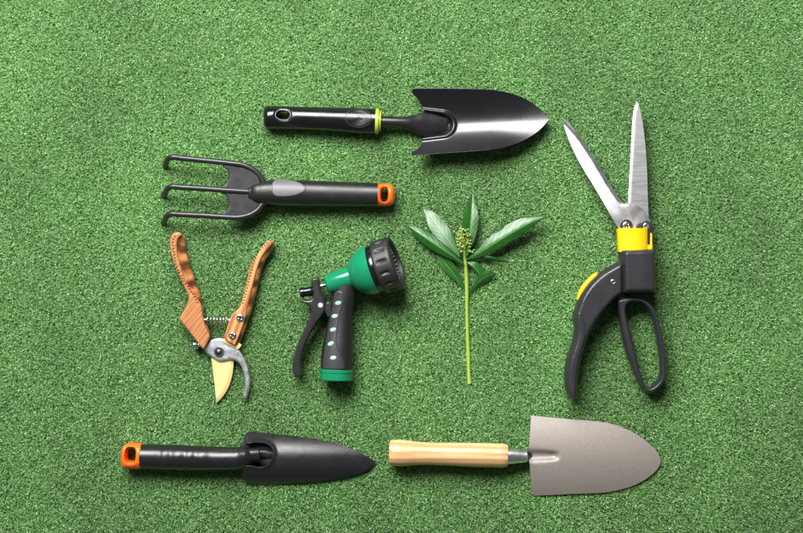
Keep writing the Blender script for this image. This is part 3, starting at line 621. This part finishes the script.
# ------------------------------------------------------------------ 4. hose nozzle
def nozzle():
    t = Thing('hose_nozzle', 'green and black garden hose spray nozzle with a trigger and dotted grip', 'hose nozzle', (345, 300), 22)
    tilt = 0.03; az = R(18)
    ax = np.array([math.cos(az) * math.cos(tilt), -math.sin(az) * math.cos(tilt), math.sin(tilt)])
    c0 = np.array([326.0, 285.0, 21.5])
    t.lathe('barrel', c0, ax, [(0, 0.5), (0, 7.2), (1.2, 9.4), (2.4, 9.9), (26, 11.0), (29, 11.4), (30, 12)], 'green_plastic', n=48)
    cb = c0 + ax * 28; tilt = 0.17           # the head is set at a slight upward angle to the barrel
    ax = np.array([math.cos(az) * math.cos(tilt), -math.sin(az) * math.cos(tilt), math.sin(tilt)]); c0 = cb - ax * 28
    prof = [(27, 8), (27.2, 12.5), (28, 14.2), (31, 17.4), (35, 20.3), (39, 22.6), (43, 24.0), (47, 24.8), (50, 25.0), (50.6, 24.6), (50.6, 10)]
    b = t.lathe('bell_housing', c0, ax, prof, 'green_plastic', n=64)
    # two moulded screw bosses on the bell
    up = np.cross(np.cross(ax, [0, 0, 1]), ax); up /= np.linalg.norm(up); sd = np.cross(ax, up)
    for s_, ph in ((38, 1.15), (38, 2.1)):
        n_ = up * math.sin(ph) + sd * math.cos(ph)
        t.lathe('screw_boss', c0 + ax * s_ + n_ * 20.5, n_, [(-2, 0.2), (-2, 1.5), (0.5, 1.5), (0.8, 1.2), (0.8, 0.2)], 'green_plastic', n=16, parent=b)
    t.lathe('seal_ring', c0, ax, [(50.0, 12), (50.0, 24.0), (50.6, 24.4), (56.4, 24.4), (57, 24), (57, 12)], 'black_gloss', n=64)
    NL = 14
    def dents(a, th):
        k = max(0.0, 1 - ((a - 65.2) / 5.8) ** 2)
        return 1 - 0.070 * k * np.clip((np.cos(NL * th + 0.5) - 0.45) / 0.55, 0, 1) ** 0.8
    prof = [(56, 14), (56, 25.6), (56.6, 26.6), (57.6, 27.1)] + [(s_, 27.2) for s_ in np.linspace(58.6, 71.5, 18)] + [(73, 27.0), (74.3, 26.4), (75.2, 25.3), (75.4, 24.2), (74.6, 22.8), (71.5, 22.3), (70.5, 21.6), (70.5, 0.5)]
    hd = t.lathe('pattern_dial', c0, ax, prof, 'rubber', n=168, rf=dents)
    f0 = c0 + ax * 70.4
    t.lathe('spray_face', f0, ax, [(-0.5, 0.3), (-0.5, 21.2), (0.6, 21.2), (0.9, 20.8), (0.9, 0.3)], 'black_gloss', n=48, parent=hd)
    for rr, num in ((17.5, 26), (12.5, 18)):
        for i in range(num):
            a = i / num * 2 * math.pi; n_ = up * math.sin(a) + sd * math.cos(a)
            t.lathe('spray_hole', f0 + n_ * rr + ax * 0.7, ax, [(-0.6, 0.05), (-0.6, 1.25), (0.9, 1.1), (0.9, 0.65), (0.3, 0.6), (0.3, 0.05)], 'thumb_pad', n=10, parent=hd)  # pale grey colour stands in for glints on the hole rims
    # ---- grip
    gp = [(344.8, 284, 18.5), (344.0, 294, 17.8), (342.2, 307, 17.0), (340.2, 320, 16.6), (338.8, 334, 16.4), (337.4, 348, 16.4), (336.6, 360, 16.6), (336.3, 371, 16.6)]
    gr = [(12.6, 12.5), (12.0, 12.8), (11.2, 12.8), (12.2, 13.2), (13.8, 14.2), (15.4, 15.4), (16.0, 16.0), (16.0, 16.2)]
    g = t.sweep('grip', gp, gr, 'ribbed', n=48, k=2.2)
    # smooth grey panel lying on the left of the grip top, carrying the mint dots
    pan = crom([(334.6, 292.5), (338, 290.6), (342.5, 292), (344.6, 298), (343, 306), (340.4, 314), (338.6, 324), (337.4, 334), (336.8, 342), (338.8, 349), (342.6, 357), (345, 364), (345, 369, 1), (322, 369, 1), (322.6, 362), (324.2, 350), (326.6, 335), (329.6, 320), (332, 306)])
    gpa, gra = np.array(gp), np.array(gr)
    def gz(Q):
        yy = Q[:, 1]; xc = np.interp(yy, gpa[:, 1], gpa[:, 0]); zc = np.interp(yy, gpa[:, 1], gpa[:, 2]); a = np.interp(yy, gpa[:, 1], gra[:, 0]); b_ = np.interp(yy, gpa[:, 1], gra[:, 1])
        v = np.clip(np.abs(Q[:, 0] - xc) / a, 0, 0.985); return zc + b_ * (1 - v ** 2.2) ** (1 / 2.2)
    pn, zp = t.pillow('grip_panel', pan, 'grip_panel', 0.7, -1.5, 1.2, rim=0.15, zc=gz, step=1.5, nr=3, parent=g)
    for x, y, a in ((338.3, 303, -0.15), (334.8, 316, -0.2), (333.2, 329.5, -0.3), (331, 343.4, -0.45), (333.6, 357.4, -0.12)):
        t.pillow('grip_dot', ring(x, y, 3.45, 2.1, 24, a), 'mint', 0.55, -1.0, 1.0, rim=0.1, zc=zp, step=0.9, nr=3, edge_step=0.6, parent=g)
    # green hose collar
    t.lathe('hose_collar', (336.2, 369.5, 16.6), (-0.03, 1, 0), [(0, 8), (0, 16.4), (0.5, 16.8), (3.2, 16.9), (3.5, 16.4), (10.5, 16.4), (11.3, 15.8), (11.3, 12.6), (4, 12.2), (4, 0.5)], 'green_plastic', n=56)
    # ---- trigger
    tr = crom([(315.6, 277.4), (312, 278.6), (311, 282.5), (312.4, 288), (313, 294), (311, 299), (306, 300.2), (301.2, 299.6), (302.5, 302.3), (308, 305.5), (311.3, 311), (307, 323), (300, 338), (295, 352), (292, 366.5), (292.6, 373), (296.5, 377.4), (300.2, 377.2), (301.8, 373), (300.8, 363), (303.4, 350), (309, 336.5), (316, 324), (323, 314.5), (325.6, 307.5), (324.2, 300), (321.2, 293), (319.6, 285), (319, 279.2)])
    tg, _ = t.pillow('trigger', tr, 'trigger_grey', 25.5, 10.5, 2.2, rim=4.6, step=1.8, nr=5, zc=lambda Q: -np.clip(Q[:, 1] - 310, 0, 99) * 0.07)
    t.lathe('pivot_pin', (320.6, 305.3, 25.3), (0, 0, 1), [(-2, 0.2), (-2, 2.5), (0.3, 2.5), (0.8, 2.0), (0.8, 0.2)], 'white_pin', n=24, parent=tg)
    t.pillow('trigger_bracket', crom([(326, 302, 1), (331.5, 301.5, 1), (331.5, 317, 1), (328, 318, 1), (324.5, 311, 1)]), 'trigger_grey', 23.5, 12, 0.6, rim=4, step=2, nr=2)
    lk = t.lathe('flow_knob', (299.6, 292.8, 19), (1, -0.12, 0), [(0, 0.3), (0, 4.0), (0.8, 4.9), (4, 5.1), (4.4, 4.6), (8, 4.6), (8.4, 5.0), (13, 5.0), (14, 4.4), (14, 0.3)], 'black_gloss', n=32)
    t.lathe('valve_stem', (317, 287.5, 18.4), (1, -0.3, 0.05), [(0, 0.3), (0, 2.1), (11, 2.1), (11, 0.3)], 'dark_steel', n=20)
    t.lathe('valve_collar', (321, 286.5, 18.6), (1, -0.3, 0.05), [(0, 0.3), (0, 3.4), (2, 3.4), (2, 0.3)], 'chrome', n=24)
nozzle()

# ------------------------------------------------------------------ 5. leafy sprig
def sprig():
    t = Thing('leafy_sprig', 'cut sprig with glossy green leaves and a cluster of pale buds', 'plant sprig', (468, 320), 10)
    st = [(464.6, 252, 9), (465.4, 262, 7.5), (466.6, 275, 5.5), (467.2, 290, 3.6), (467.3, 310, 2.3), (467.9, 335, 1.8), (468.7, 355, 1.7), (469.2, 372, 1.7), (469.8, 382, 1.7), (470.2, 384, 1.7)]
    t.sweep('stem', st, [1.3, 1.8, 2.0, 2.0, 1.65, 1.7, 1.95, 1.8, 2.1, 2.2], 'stem', n=14, sub=4)
    t.lathe('cut_end', (469.9, 383.6, 1.7), (0.25, 1, 0.12), [(0, 0.1), (0, 2.1), (0.9, 2.0), (1.3, 1.5), (1.3, 0.1)], 'stem_cut', n=16)
    def leaf(mid, wl, wr, zl, zr, z, m='leaf', wav=0.25, label=None):
        """mid: midrib points (base to tip); wl / wr widths left / right of the way; zl / zr slope of each half; z along the midrib"""
        mp_ = np.array([(*p, zz) for p, zz in zip(mid, z)]); tt = np.linspace(0, 1, len(mp_)); u = np.linspace(0, 1, 34)
        def cub(vals, x):
            xs = np.linspace(0, 1, len(vals)); g = np.gradient(np.array(vals, float), xs); i = np.clip(np.searchsorted(xs, x, side='right') - 1, 0, len(xs) - 2); h = xs[1] - xs[0]; q = (x - xs[i]) / h; v = np.array(vals, float)
            return (2 * q ** 3 - 3 * q ** 2 + 1) * v[i] + (q ** 3 - 2 * q ** 2 + q) * h * g[i] + (-2 * q ** 3 + 3 * q ** 2) * v[i + 1] + (q ** 3 - q ** 2) * h * g[i + 1]
        c = np.stack([cub(mp_[:, k], u) for k in range(3)], 1); tg = np.gradient(c[:, :2], axis=0); tg /= np.linalg.norm(tg, axis=1)[:, None]
        lf = np.stack([tg[:, 1], -tg[:, 0]], 1)                 # left of the way, photo y down
        WL, WR = np.maximum(cub(wl, u), 0.12), np.maximum(cub(wr, u), 0.12)
        V = []; UV = []; nv = 13; vv = np.linspace(-1, 1, nv); ph = random.uniform(0, 6)
        for i in range(len(u)):
            for v in vv:
                wv = WL[i] if v > 0 else WR[i]; sl = zl if v > 0 else zr; a = abs(v)
                dz = sl * wv * (a - 0.22 * a * a * np.sign(sl) * 0 ) - 0.10 * wv * a * a + wav * math.sin(u[i] * 17 + ph + v) * a * a - 0.35 * math.exp(-(v / 0.10) ** 2)
                p = c[i, :2] + lf[i] * wv * v; V.append((p[0], p[1], c[i, 2] + dz)); UV.append((u[i], v))
        n = len(V); V = V + [(a, b, c_ - 0.35) for a, b, c_ in V]; UV = UV + UV; F = []
        idx = lambda i, j: i * nv + j
        for i in range(len(u) - 1):
            for j in range(nv - 1):
                q = (idx(i, j), idx(i + 1, j), idx(i + 1, j + 1), idx(i, j + 1)); F.append(q); F.append(tuple(x + n for x in q[::-1]))
        bd = [idx(i, 0) for i in range(len(u))] + [idx(len(u) - 1, j) for j in range(1, nv)] + [idx(i, nv - 1) for i in range(len(u) - 2, -1, -1)] + [idx(0, j) for j in range(nv - 2, 0, -1)]
        for a, b in zip(bd, bd[1:] + bd[:1]): F.append((a, a + n, b + n, b))
        o = t.mesh('leaf', V, F, m, uv=UV, angle=60)
        bm = bmesh.new(); bm.from_mesh(o.data); bmesh.ops.recalc_face_normals(bm, faces=bm.faces); bm.to_mesh(o.data); bm.free()
        if label: o['label'] = label
    W = lambda k: [0.5, 0.62 * k, 0.97 * k, 1.0 * k, 0.78 * k, 0.4 * k, 0.1]
    # upper left, pale
    leaf([(459.5, 257), (453, 247), (445, 235.5), (437, 225), (430, 215.5), (423.6, 207.6)], [0.4, 3.8, 7.5, 8.2, 4.8, .2], [0.4, 3.8, 7.0, 8.2, 5.4, .2], 0.12, -0.12, [16, 15, 13, 10, 7, 3.5], 'leaf_glare', label='pale grey-green leaf, glare put into its colour, behind the left leaf')
    # left, long
    leaf([(464.2, 264.5), (453, 256), (441, 248), (429, 240), (418, 232.5), (406.6, 224.4)], [0.5, 4.0, 6.4, 7.0, 5.0, .2], [0.5, 4.4, 7.2, 7.4, 4.8, .2], -0.55, -0.36, [12, 14.5, 15, 13.5, 11, 7])
    # top centre
    leaf([(466.5, 256), (468.5, 243), (470, 230), (471.2, 218), (472, 206), (472.6, 193.2)], [0.5, 3.4, 7.0, 8.4, 6.2, .2], [0.5, 4.4, 7.0, 7.4, 4.6, .2], 0.50, 0.12, [14, 14, 13.5, 12, 9.5, 6])
    # big right leaf
    leaf([(466.5, 260), (478, 253.5), (493, 244), (509, 234), (526, 224.5), (546, 216)], [0.5, 3.6, 7.5, 9.0, 7.4, .2], [0.5, 4.2, 6.8, 7.0, 6.0, .2], -0.34, -0.30, [9, 13, 17, 19, 19.5, 18.5])
    # lower left, half hidden
    leaf([(466.6, 291), (459.5, 281), (452.6, 272), (446, 264), (440.5, 257), (435.6, 251.5)], [0.4, 2.4, 4.6, 5.4, 3.8, .2], [0.4, 3.0, 5.6, 6.4, 4.4, .2], 0.15, 0.35, [4, 5, 6, 6.5, 6.5, 6], 'leaf')
    # thin one seen edge on at the right
    leaf([(468, 261), (476, 258.6), (485, 257.6), (494, 258.6), (502, 260.4), (511, 262.4)], [0.4, 0.8, 1.6, 1.8, 1.2, .2], [0.4, 1.0, 1.8, 2.4, 1.8, .2], 0.3, -1.6, [7.5, 8.5, 10, 10.5, 10, 9])
    # small folded one under the buds
    leaf([(466.8, 262.5), (470, 264.3), (473.6, 266.6), (477, 270), (480, 274.2), (482.6, 279.4)], [0.3, 3.2, 5.5, 6.8, 5.0, .2], [0.3, 1.2, 2.0, 2.3, 1.6, .2], -0.25, -0.5, [8, 9.5, 10, 9.5, 8.5, 7])
    # lower right, dark with a pale half
    leaf([(467.6, 299), (471, 292), (475.5, 285.5), (481.5, 279.5), (488.5, 275.5), (497.5, 273.4)], [0.4, 0.8, 2.5, 4.6, 4.4, .2], [0.4, 1.5, 3.0, 5.2, 5.4, .2], 0.25, -0.55, [3.5, 5, 6.5, 7.5, 7.5, 7])
    # flower cluster: stalks and buds, each a couple of pixels, joined
    V = []; F = []; SV = []; SF = []
    r2 = random.Random(3)
    def ball(c, r):
        s0 = len(V); n = 8
        for i, a in enumerate((-1.1, -0.5, 0.1, 0.7, 1.25)):
            for j in range(n): V.append((c[0] + r * math.cos(a) * math.cos(j / n * 6.283), c[1] + r * math.cos(a) * math.sin(j / n * 6.283), c[2] + r * 1.1 * math.sin(a)))
        for i in range(4):
            for j in range(n): F.append((s0 + i * n + j, s0 + i * n + n + j, s0 + i * n + n + (j + 1) % n, s0 + i * n + (j + 1) % n))
        F.append(tuple(s0 + 4 * n + j for j in range(n)))
    def twig(a, b, r=0.38):
        a, b = np.array(a), np.array(b); d = b - a; d = d / np.linalg.norm(d); s = np.cross(d, [0.3, 0.2, 1]); s /= np.linalg.norm(s); q = np.cross(d, s); s0 = len(SV)
        for e in (a, b):
            for j in range(5): SV.append(tuple(e + (s * math.cos(j * 1.2566) + q * math.sin(j * 1.2566)) * r))
        for j in range(5): SF.append((s0 + j, s0 + 5 + j, s0 + 5 + (j + 1) % 5, s0 + (j + 1) % 5))
    root = np.array([465.0, 260, 9.0]); topp = np.array([462.8, 229, 17])
    twig(root, topp, 0.8)
    for k in range(34):
        u = k / 33; o = root + (topp - root) * (0.18 + 0.80 * u); a = k * 2.4 + r2.uniform(-.4, .4); L = (9.5 * (1 - 0.62 * u)) * r2.uniform(0.65, 1.05)
        e = o + np.array([math.cos(a) * L, -L * 0.35 + r2.uniform(-1, 1), math.sin(a) * L * 0.55 + 2]); twig(o, e)
        for _ in range(3):
            c = e + np.array([r2.uniform(-1.9, 1.9), r2.uniform(-1.9, 1.9), r2.uniform(-0.8, 1.6)]); twig(e, c, 0.25); ball(c, r2.uniform(0.55, 1.1))
    o = t.mesh('flower_buds', V, F, 'bud'); o['kind'] = 'stuff'
    t.mesh('flower_stalk', SV, SF, 'stem')
sprig()

# ------------------------------------------------------------------ 6. grass shears
def shears():
    t = Thing('grass_shears', 'open grass shears with steel blades, yellow collar and dark grey handles', 'grass shears', (625, 265), 20)
    # right blade (lower), left blade (upper)
    rb = crom([(637.8, 100.6), (636, 104), (634, 111.5), (632.2, 135), (630.6, 165), (629.2, 190), (628.6, 205), (628.6, 228, 1), (650, 228, 1), (649.3, 214), (648.6, 195), (647.6, 165), (645.2, 135), (641.5, 111.5), (639.6, 104)])
    le = even(crom([(636, 104), (634, 111.5), (632.2, 135), (630.6, 165), (629.2, 190), (628.6, 205)], closed=False), 2, False)
    t.sheet('blade', rb, 'steel', lambda Q: 18.4 + 0.012 * (228 - Q[:, 1]) * 0 - 0.8 * (1 - np.clip(pdist(Q, le, False) / 1.6, 0, 1)), 1.8, step=1.8, bevel=0.2, label='right blade, grey brushed steel')
    lb = crom([(564.0, 117.6), (566.4, 118.6), (582.5, 137.5), (600, 165), (613, 187), (624.5, 203.8), (631, 203.2), (639, 206.2), (646.2, 213), (650.8, 222), (652, 230, 1), (620, 230.5, 1), (609, 212), (597, 190), (582, 165), (570, 139.5)])
    ie = even(crom([(564.6, 117), (566.4, 118.6), (582.5, 137.5), (600, 165), (613, 187), (624.5, 203.8)], closed=False), 2, False)
    def zlb(Q):
        d = pdist(Q, ie, False); x, y = Q[:, 0], Q[:, 1]
        return 21.4 + 0.17 * (x - 622) * smooth((222 - y) / 40) - 3.0 * (1 - np.clip(d / 4.2, 0, 1)) * smooth((207 - y) / 8)
    t.sheet('blade', lb, 'steel_disc', zlb, 2.6, step=1.4, bevel=0.2, label='left blade, bright steel with a dark ground edge', extra_rings=(1.4, 2.8, 4.2))
    # pivot hardware
    for c, r, mt, nm in (((626.4, 225.6), 6.2, 'rubber', 'pivot_washer'), ((646.2, 226), 5.4, 'rubber', 'pivot_washer')):
        p_ = t.lathe(nm, (*c, 21.6), (0, 0, 1), [(0, 0.5), (0, r), (1.4, r), (1.9, r - 0.5), (1.9, r - 1.6), (1.4, r - 2.0), (1.4, 0.5)], mt, n=36)
        t.screw('screw', c, r - 2.1, 23.4, 'chrome', p_, cross=True, ang=0.6, h=0.8)
    t.pillow('guard', crom([(636, 229, 1), (637, 224.5), (641, 222.6), (650, 221.8), (654.6, 225), (655, 229, 1)]), 'rubber', 21.9, 19.5, 0.7, rim=0.6, step=1.6, nr=3)
    # yellow rotating collar
    t.pillow('collar', crom([(617.4, 229.4, 1), (619, 228.5, 1), (646.8, 228.3, 1), (646.8, 251, 1), (618.5, 252, 1)]), 'yellow', 33, 6, 3, rim=1, step=1.3, nr=5, edge_step=0.8, prof=lambda Q: np.sqrt(np.maximum(0, 1 - (0.93 * np.clip((Q[:, 0] - 632.6) / 15, -1.07, 1.07)) ** 2)) ** 0.8)
    t.pillow('collar_tab', crom([(649.6, 232.5, 1), (652.2, 233.5, 1), (652.6, 251, 1), (649.0, 251, 1)]), 'yellow', 26, 10, 0.8, rim=3, step=1.2, nr=2)
    t.pillow('collar_slot', crom([(645.8, 230, 1), (650.4, 231, 1), (650.4, 246, 1), (645.8, 246, 1)]), 'rubber', 25, 10, 0.6, rim=3, step=1.2, nr=2)
    t.pillow('collar_foot', crom([(644, 244, 1), (652.6, 245, 1), (652.6, 252, 1), (644, 252, 1)]), 'yellow', 27.5, 9, 1.2, rim=3, step=1.2, nr=3)
    # grey housing block
    t.pillow('housing', crom([(619.2, 250.5, 1), (620.6, 249, 1), (654.6, 248.4, 1), (655.2, 249.2, 1), (655.4, 293.2, 1), (621.2, 293.6, 1)]), 'charcoal', 38, 2, 5, rim=2, bb=3, step=2, nr=6, edge_step=1,
             zmod=lambda Q: -3.5 * smooth((624.2 - Q[:, 0]) / 1.5) - 0.05 * np.clip(Q[:, 0] - 640, 0, 99) ** 1.6 * 0.6)
    # fixed handle arm
    arm = crom([(623, 259.5, 1), (613, 264.6), (600, 272.6), (588, 284), (579.5, 297), (576.2, 306), (573.6, 314), (573.4, 321), (574.4, 330), (572.2, 343), (567.5, 357), (565, 372), (565.2, 386), (568.6, 396), (573.2, 400), (577, 398), (577.6, 390), (579.2, 370), (584, 350), (590, 333.5), (598, 319.4), (608, 307), (616, 298.6), (623, 293.6, 1)])
    def azc(Q): return -np.clip(Q[:, 1] - 310, 0, 99) * 0.02
    a, za = t.pillow('handle_arm', arm, 'charcoal', 33.5, 2.5, 5, rim=3, step=2.0, nr=6, zc=azc)
    soft = crom([(576, 312), (574.6, 321), (575.6, 331), (573.4, 344), (568.7, 358), (566.2, 373), (566.4, 385), (569.6, 394.6), (573.4, 398), (575.2, 391), (576.4, 371), (580.5, 351), (584.5, 335), (583.5, 320), (580, 312)])
    t.pillow('soft_grip', soft, 'charcoal', 0.5, -3, 2.0, rim=0.1, zc=za, step=2.0, nr=3, parent=a)
    t.screw('screw', (611.8, 281.8), 2.8, 33.5, 'chrome', a, cross=True, h=0.7)
    wed = crom([(598, 272.4, 1), (594.6, 273.6), (587.4, 280.2), (581.6, 287.6), (578.2, 296), (577.2, 301, 1), (580.5, 298), (588.5, 285.5), (598, 276, 1)])
    t.pillow('lock_slider', wed, 'yellow', 20, 9, 1.2, rim=4, step=1.4, nr=4)
    # moving handle loop
    outer = crom([(616.8, 300), (621, 297.8), (632, 297), (644, 299.4), (652.4, 306), (658.2, 319), (662.8, 335), (665.8, 352), (667.2, 369), (665.8, 381), (660.2, 388.6), (652.5, 393.8), (647, 393.6), (641, 387), (635, 374), (628, 356), (622.2, 335), (619.6, 318), (618, 308)])
    inn = crom([(626.4, 311), (627.6, 304.6), (634, 301.8), (643.6, 304.4), (651, 314), (655.4, 329), (658.6, 346), (660.8, 362), (660.2, 377.5), (655.6, 384.6), (649.2, 387.6), (645, 383.4), (640.8, 371), (636.6, 354), (631.6, 334), (628, 320)])
    t.pillow('handle_loop', outer, 'charcoal', 27, 7, 3.4, rim=1.5, holes=[inn], bh=3.0, step=1.5, nr=6, zc=lambda Q: -np.clip(Q[:, 1] - 300, 0, 99) * 0.06)
    t.pillow('pivot_link', crom([(615, 291, 1), (624, 290, 1), (624, 300, 1), (620.5, 306, 1), (616.6, 301, 1)]), 'charcoal', 24, 8, 1.0, rim=4, step=1.8, nr=3)
shears()

# ------------------------------------------------------------------ 7. narrow matte trowel with orange cap
def narrow_trowel():
    t = Thing('garden_trowel', 'narrow matte black trowel with an orange end cap and ribbed grip', 'trowel', (245, 462), 12)
    cap = crom([(158, 448.5, 1), (141.8, 448, 1), (141.2, 443.6, 1), (131, 442.8), (126, 444.2), (122.6, 449), (121.2, 455.5), (121.8, 462.5), (124.4, 467), (130, 468.9), (141.9, 469, 1), (142.4, 464.5, 1), (158, 464, 1)])
    slot = ring(131.6, 454.2, 4.9, 7.4, 44, 0.05, 3.2)
    t.pillow('hanging_cap', cap, 'orange', 25.0, 0.0, 9.5, holes=[slot], bh=1.3, step=1.2, nr=8, prof=tube_prof([121, 140, 160], [442.7, 443.2, 446], [469.1, 469.1, 467.5], 121.1, 6.5, 2.3, 1, 141.4))
    pts = np.array([[140.8, 456.8, 12.6], [160, 457.4, 12.8], [180, 457.9, 13], [200, 458.4, 13.2], [220, 458.7, 13.5], [236, 458.6, 13.8], [246, 456.4, 13.8], [252, 455.6, 13.0]])
    bumps = [(147, 13), (166, 4.6), (179, 6.0), (191, 4.6), (203, 6.0), (231, 15)]
    def bf(p, th):
        g = max(math.exp(-(abs(p[0] - c) / w_) ** 2.2) for c, w_ in bumps)
        up = np.clip(np.sin(th) * 1.0, 0, 1) ** 0.7
        return 1 + 0.10 * (g - 1) * up
    t.sweep('handle', [tuple(p) for p in np.stack([np.interp(np.linspace(140.8, 252, 70), pts[:, 0], pts[:, k]) for k in range(3)], 1)],
            [(r, r * 1.02) for r in np.interp(np.linspace(140.8, 252, 70), [140, 180, 239, 247, 252], [12.4, 12.7, 11.3, 9.2, 6.2])], 'black_grip', n=44, sub=1, bump=bf)
    t.sweep('shank', [(238, 456, 14.2), (250, 455.4, 13.6), (258.5, 455.1, 12.6)], [(7.4, 6.6), (7.2, 6.0), (7.0, 5.4)], 'black_grip', n=28, cap=1.5, caps=(False, True))
    t.pillow('notch_shade_floor', crom([(240, 444), (256, 441), (268, 442.5), (276, 450), (276, 458), (270, 466), (256, 468), (240, 467)]), 'recess_shade', 5.0, 0.0, 3, rim=1, step=2.5, nr=3)  # added dark floor, its colour stands for the shade inside the notch
    t.sweep('tang', [(258, 455, 5), (270, 456, 3.5), (290, 458, 4)], [(5, 3), (5, 3), (3, 2)], 'matte_black', n=16, cap=1)
    o = crom([(243.2, 440.5), (243.6, 437.2), (246.4, 433.4), (251.5, 432.9), (275, 435.2), (300, 437.8), (325, 441.8), (347, 447.8), (365, 456.2), (375.8, 463.2, 1), (370, 469.2), (357, 475.2), (337, 480), (315, 483), (285, 485.4), (256, 486.9), (247, 485.2), (241.6, 478), (240.4, 470.5), (242.2, 466.2), (250, 465.2), (262, 466.7), (270, 462.4), (274, 454), (272.2, 447.8), (265, 443.3), (255, 442.5), (247, 443.4)])
    notch = even(crom([(240, 466.4), (250, 465.2), (262, 466.7), (270, 462.4), (274, 454), (272.2, 447.8), (265, 443.3), (255, 442.5), (243, 443.6)], closed=False), 1.5, False)
    def zf(Q):
        x, y = Q[:, 0], Q[:, 1]; yc = np.interp(x, [240, 300, 375], [460, 461, 463.2]); hw = np.interp(x, [240, 275, 300, 325, 347, 365, 376], [27.5, 25.5, 23, 20, 15, 8, 2])
        v = np.clip((y - yc) / 27, -1.1, 1.1); crown = 5.0 + 13.0 * (1 - np.clip((x - 240) / 137, 0, 1) ** 2.3)
        z = crown - 15.5 * np.abs(v) ** 2.2
        z += 2.0 * np.exp(-(pdist(Q, notch, False) / 2.2) ** 2)       # rolled lip round the notch
        return z - 2.5 * smooth((248 - x) / 8)
    t.sheet('blade', o, 'matte_black', zf, 1.6, step=0.8, bevel=0.4)
narrow_trowel()

# ------------------------------------------------------------------ 8. wooden-handled trowel
def wooden_trowel():
    t = Thing('garden_trowel', 'trowel with a pale wooden handle and wide taupe grey blade', 'trowel', (520, 456), 12)
    yc = lambda x: np.interp(x, [389, 508, 528], [452.7, 455.8, 456.2])
    pr = [(388.9, 10.2), (389.6, 11.3), (391.5, 12.4), (395, 13.1), (400, 13.3), (408, 12.6), (416, 11.8), (425, 11.3), (436, 11.2), (450, 11.5), (465, 11.9), (480, 12.1), (495, 11.9), (506.4, 11.3), (507.4, 10.8)]
    h = t.sweep('handle', [(x, yc(x), 14.5) for x, r in pr], [(r, r) for x, r in pr], 'ash', n=44, sub=3)
    f = t.lathe('ferrule', (506.6, 455.8, 14.5), (1, 0.02, -0.03), [(0, 1), (0, 8.6), (1.5, 8.6), (17, 6.6), (20, 6.3), (20.6, 5.6), (20.6, 1)], 'ferrule', n=40)
    t.sweep('tang', [(524, 456.2, 12.2), (528, 456.3, 9.5), (534, 456.4, 5.5), (545, 457, 3)], [(4.6, 3.4), (4.4, 2.4), (4, 1.8), (3, 1.2)], 'dark_steel', n=18)
    o = crom([(531.8, 416.4, 1), (548, 418), (565, 419.6), (590, 421.6), (605, 423.4), (616, 425.8), (635, 433.6), (650, 444), (659.5, 454.4), (662.6, 461.6), (660, 469.6), (650, 479.2), (637, 486.6), (620, 492), (605, 494.5), (575, 495.7), (550, 497), (534.6, 497.8, 1), (532.2, 487), (530, 468), (528.8, 456), (529.8, 441)])
    def zf(Q):
        x, y = Q[:, 0], Q[:, 1]; c = np.interp(x, [528, 663], [456.8, 461]); v = (y - c) / 41
        crown = 4.0 + 8.5 * (1 - np.clip((x - 528) / 136, 0, 1) ** 2.8)
        z = crown - 9.5 * np.abs(v) ** 1.9
        gw = np.interp(x, [528, 545, 561], [5.4, 4.6, 3.2]); k = 1 - smooth((x - 553) / 9)
        z -= 4.2 * k * np.exp(-(np.abs(y - 456.3) / gw) ** 2.6)
        return z
    t.sheet('blade', o, 'bronze', zf, 1.4, step=1.3, bevel=0.35)
wooden_trowel()
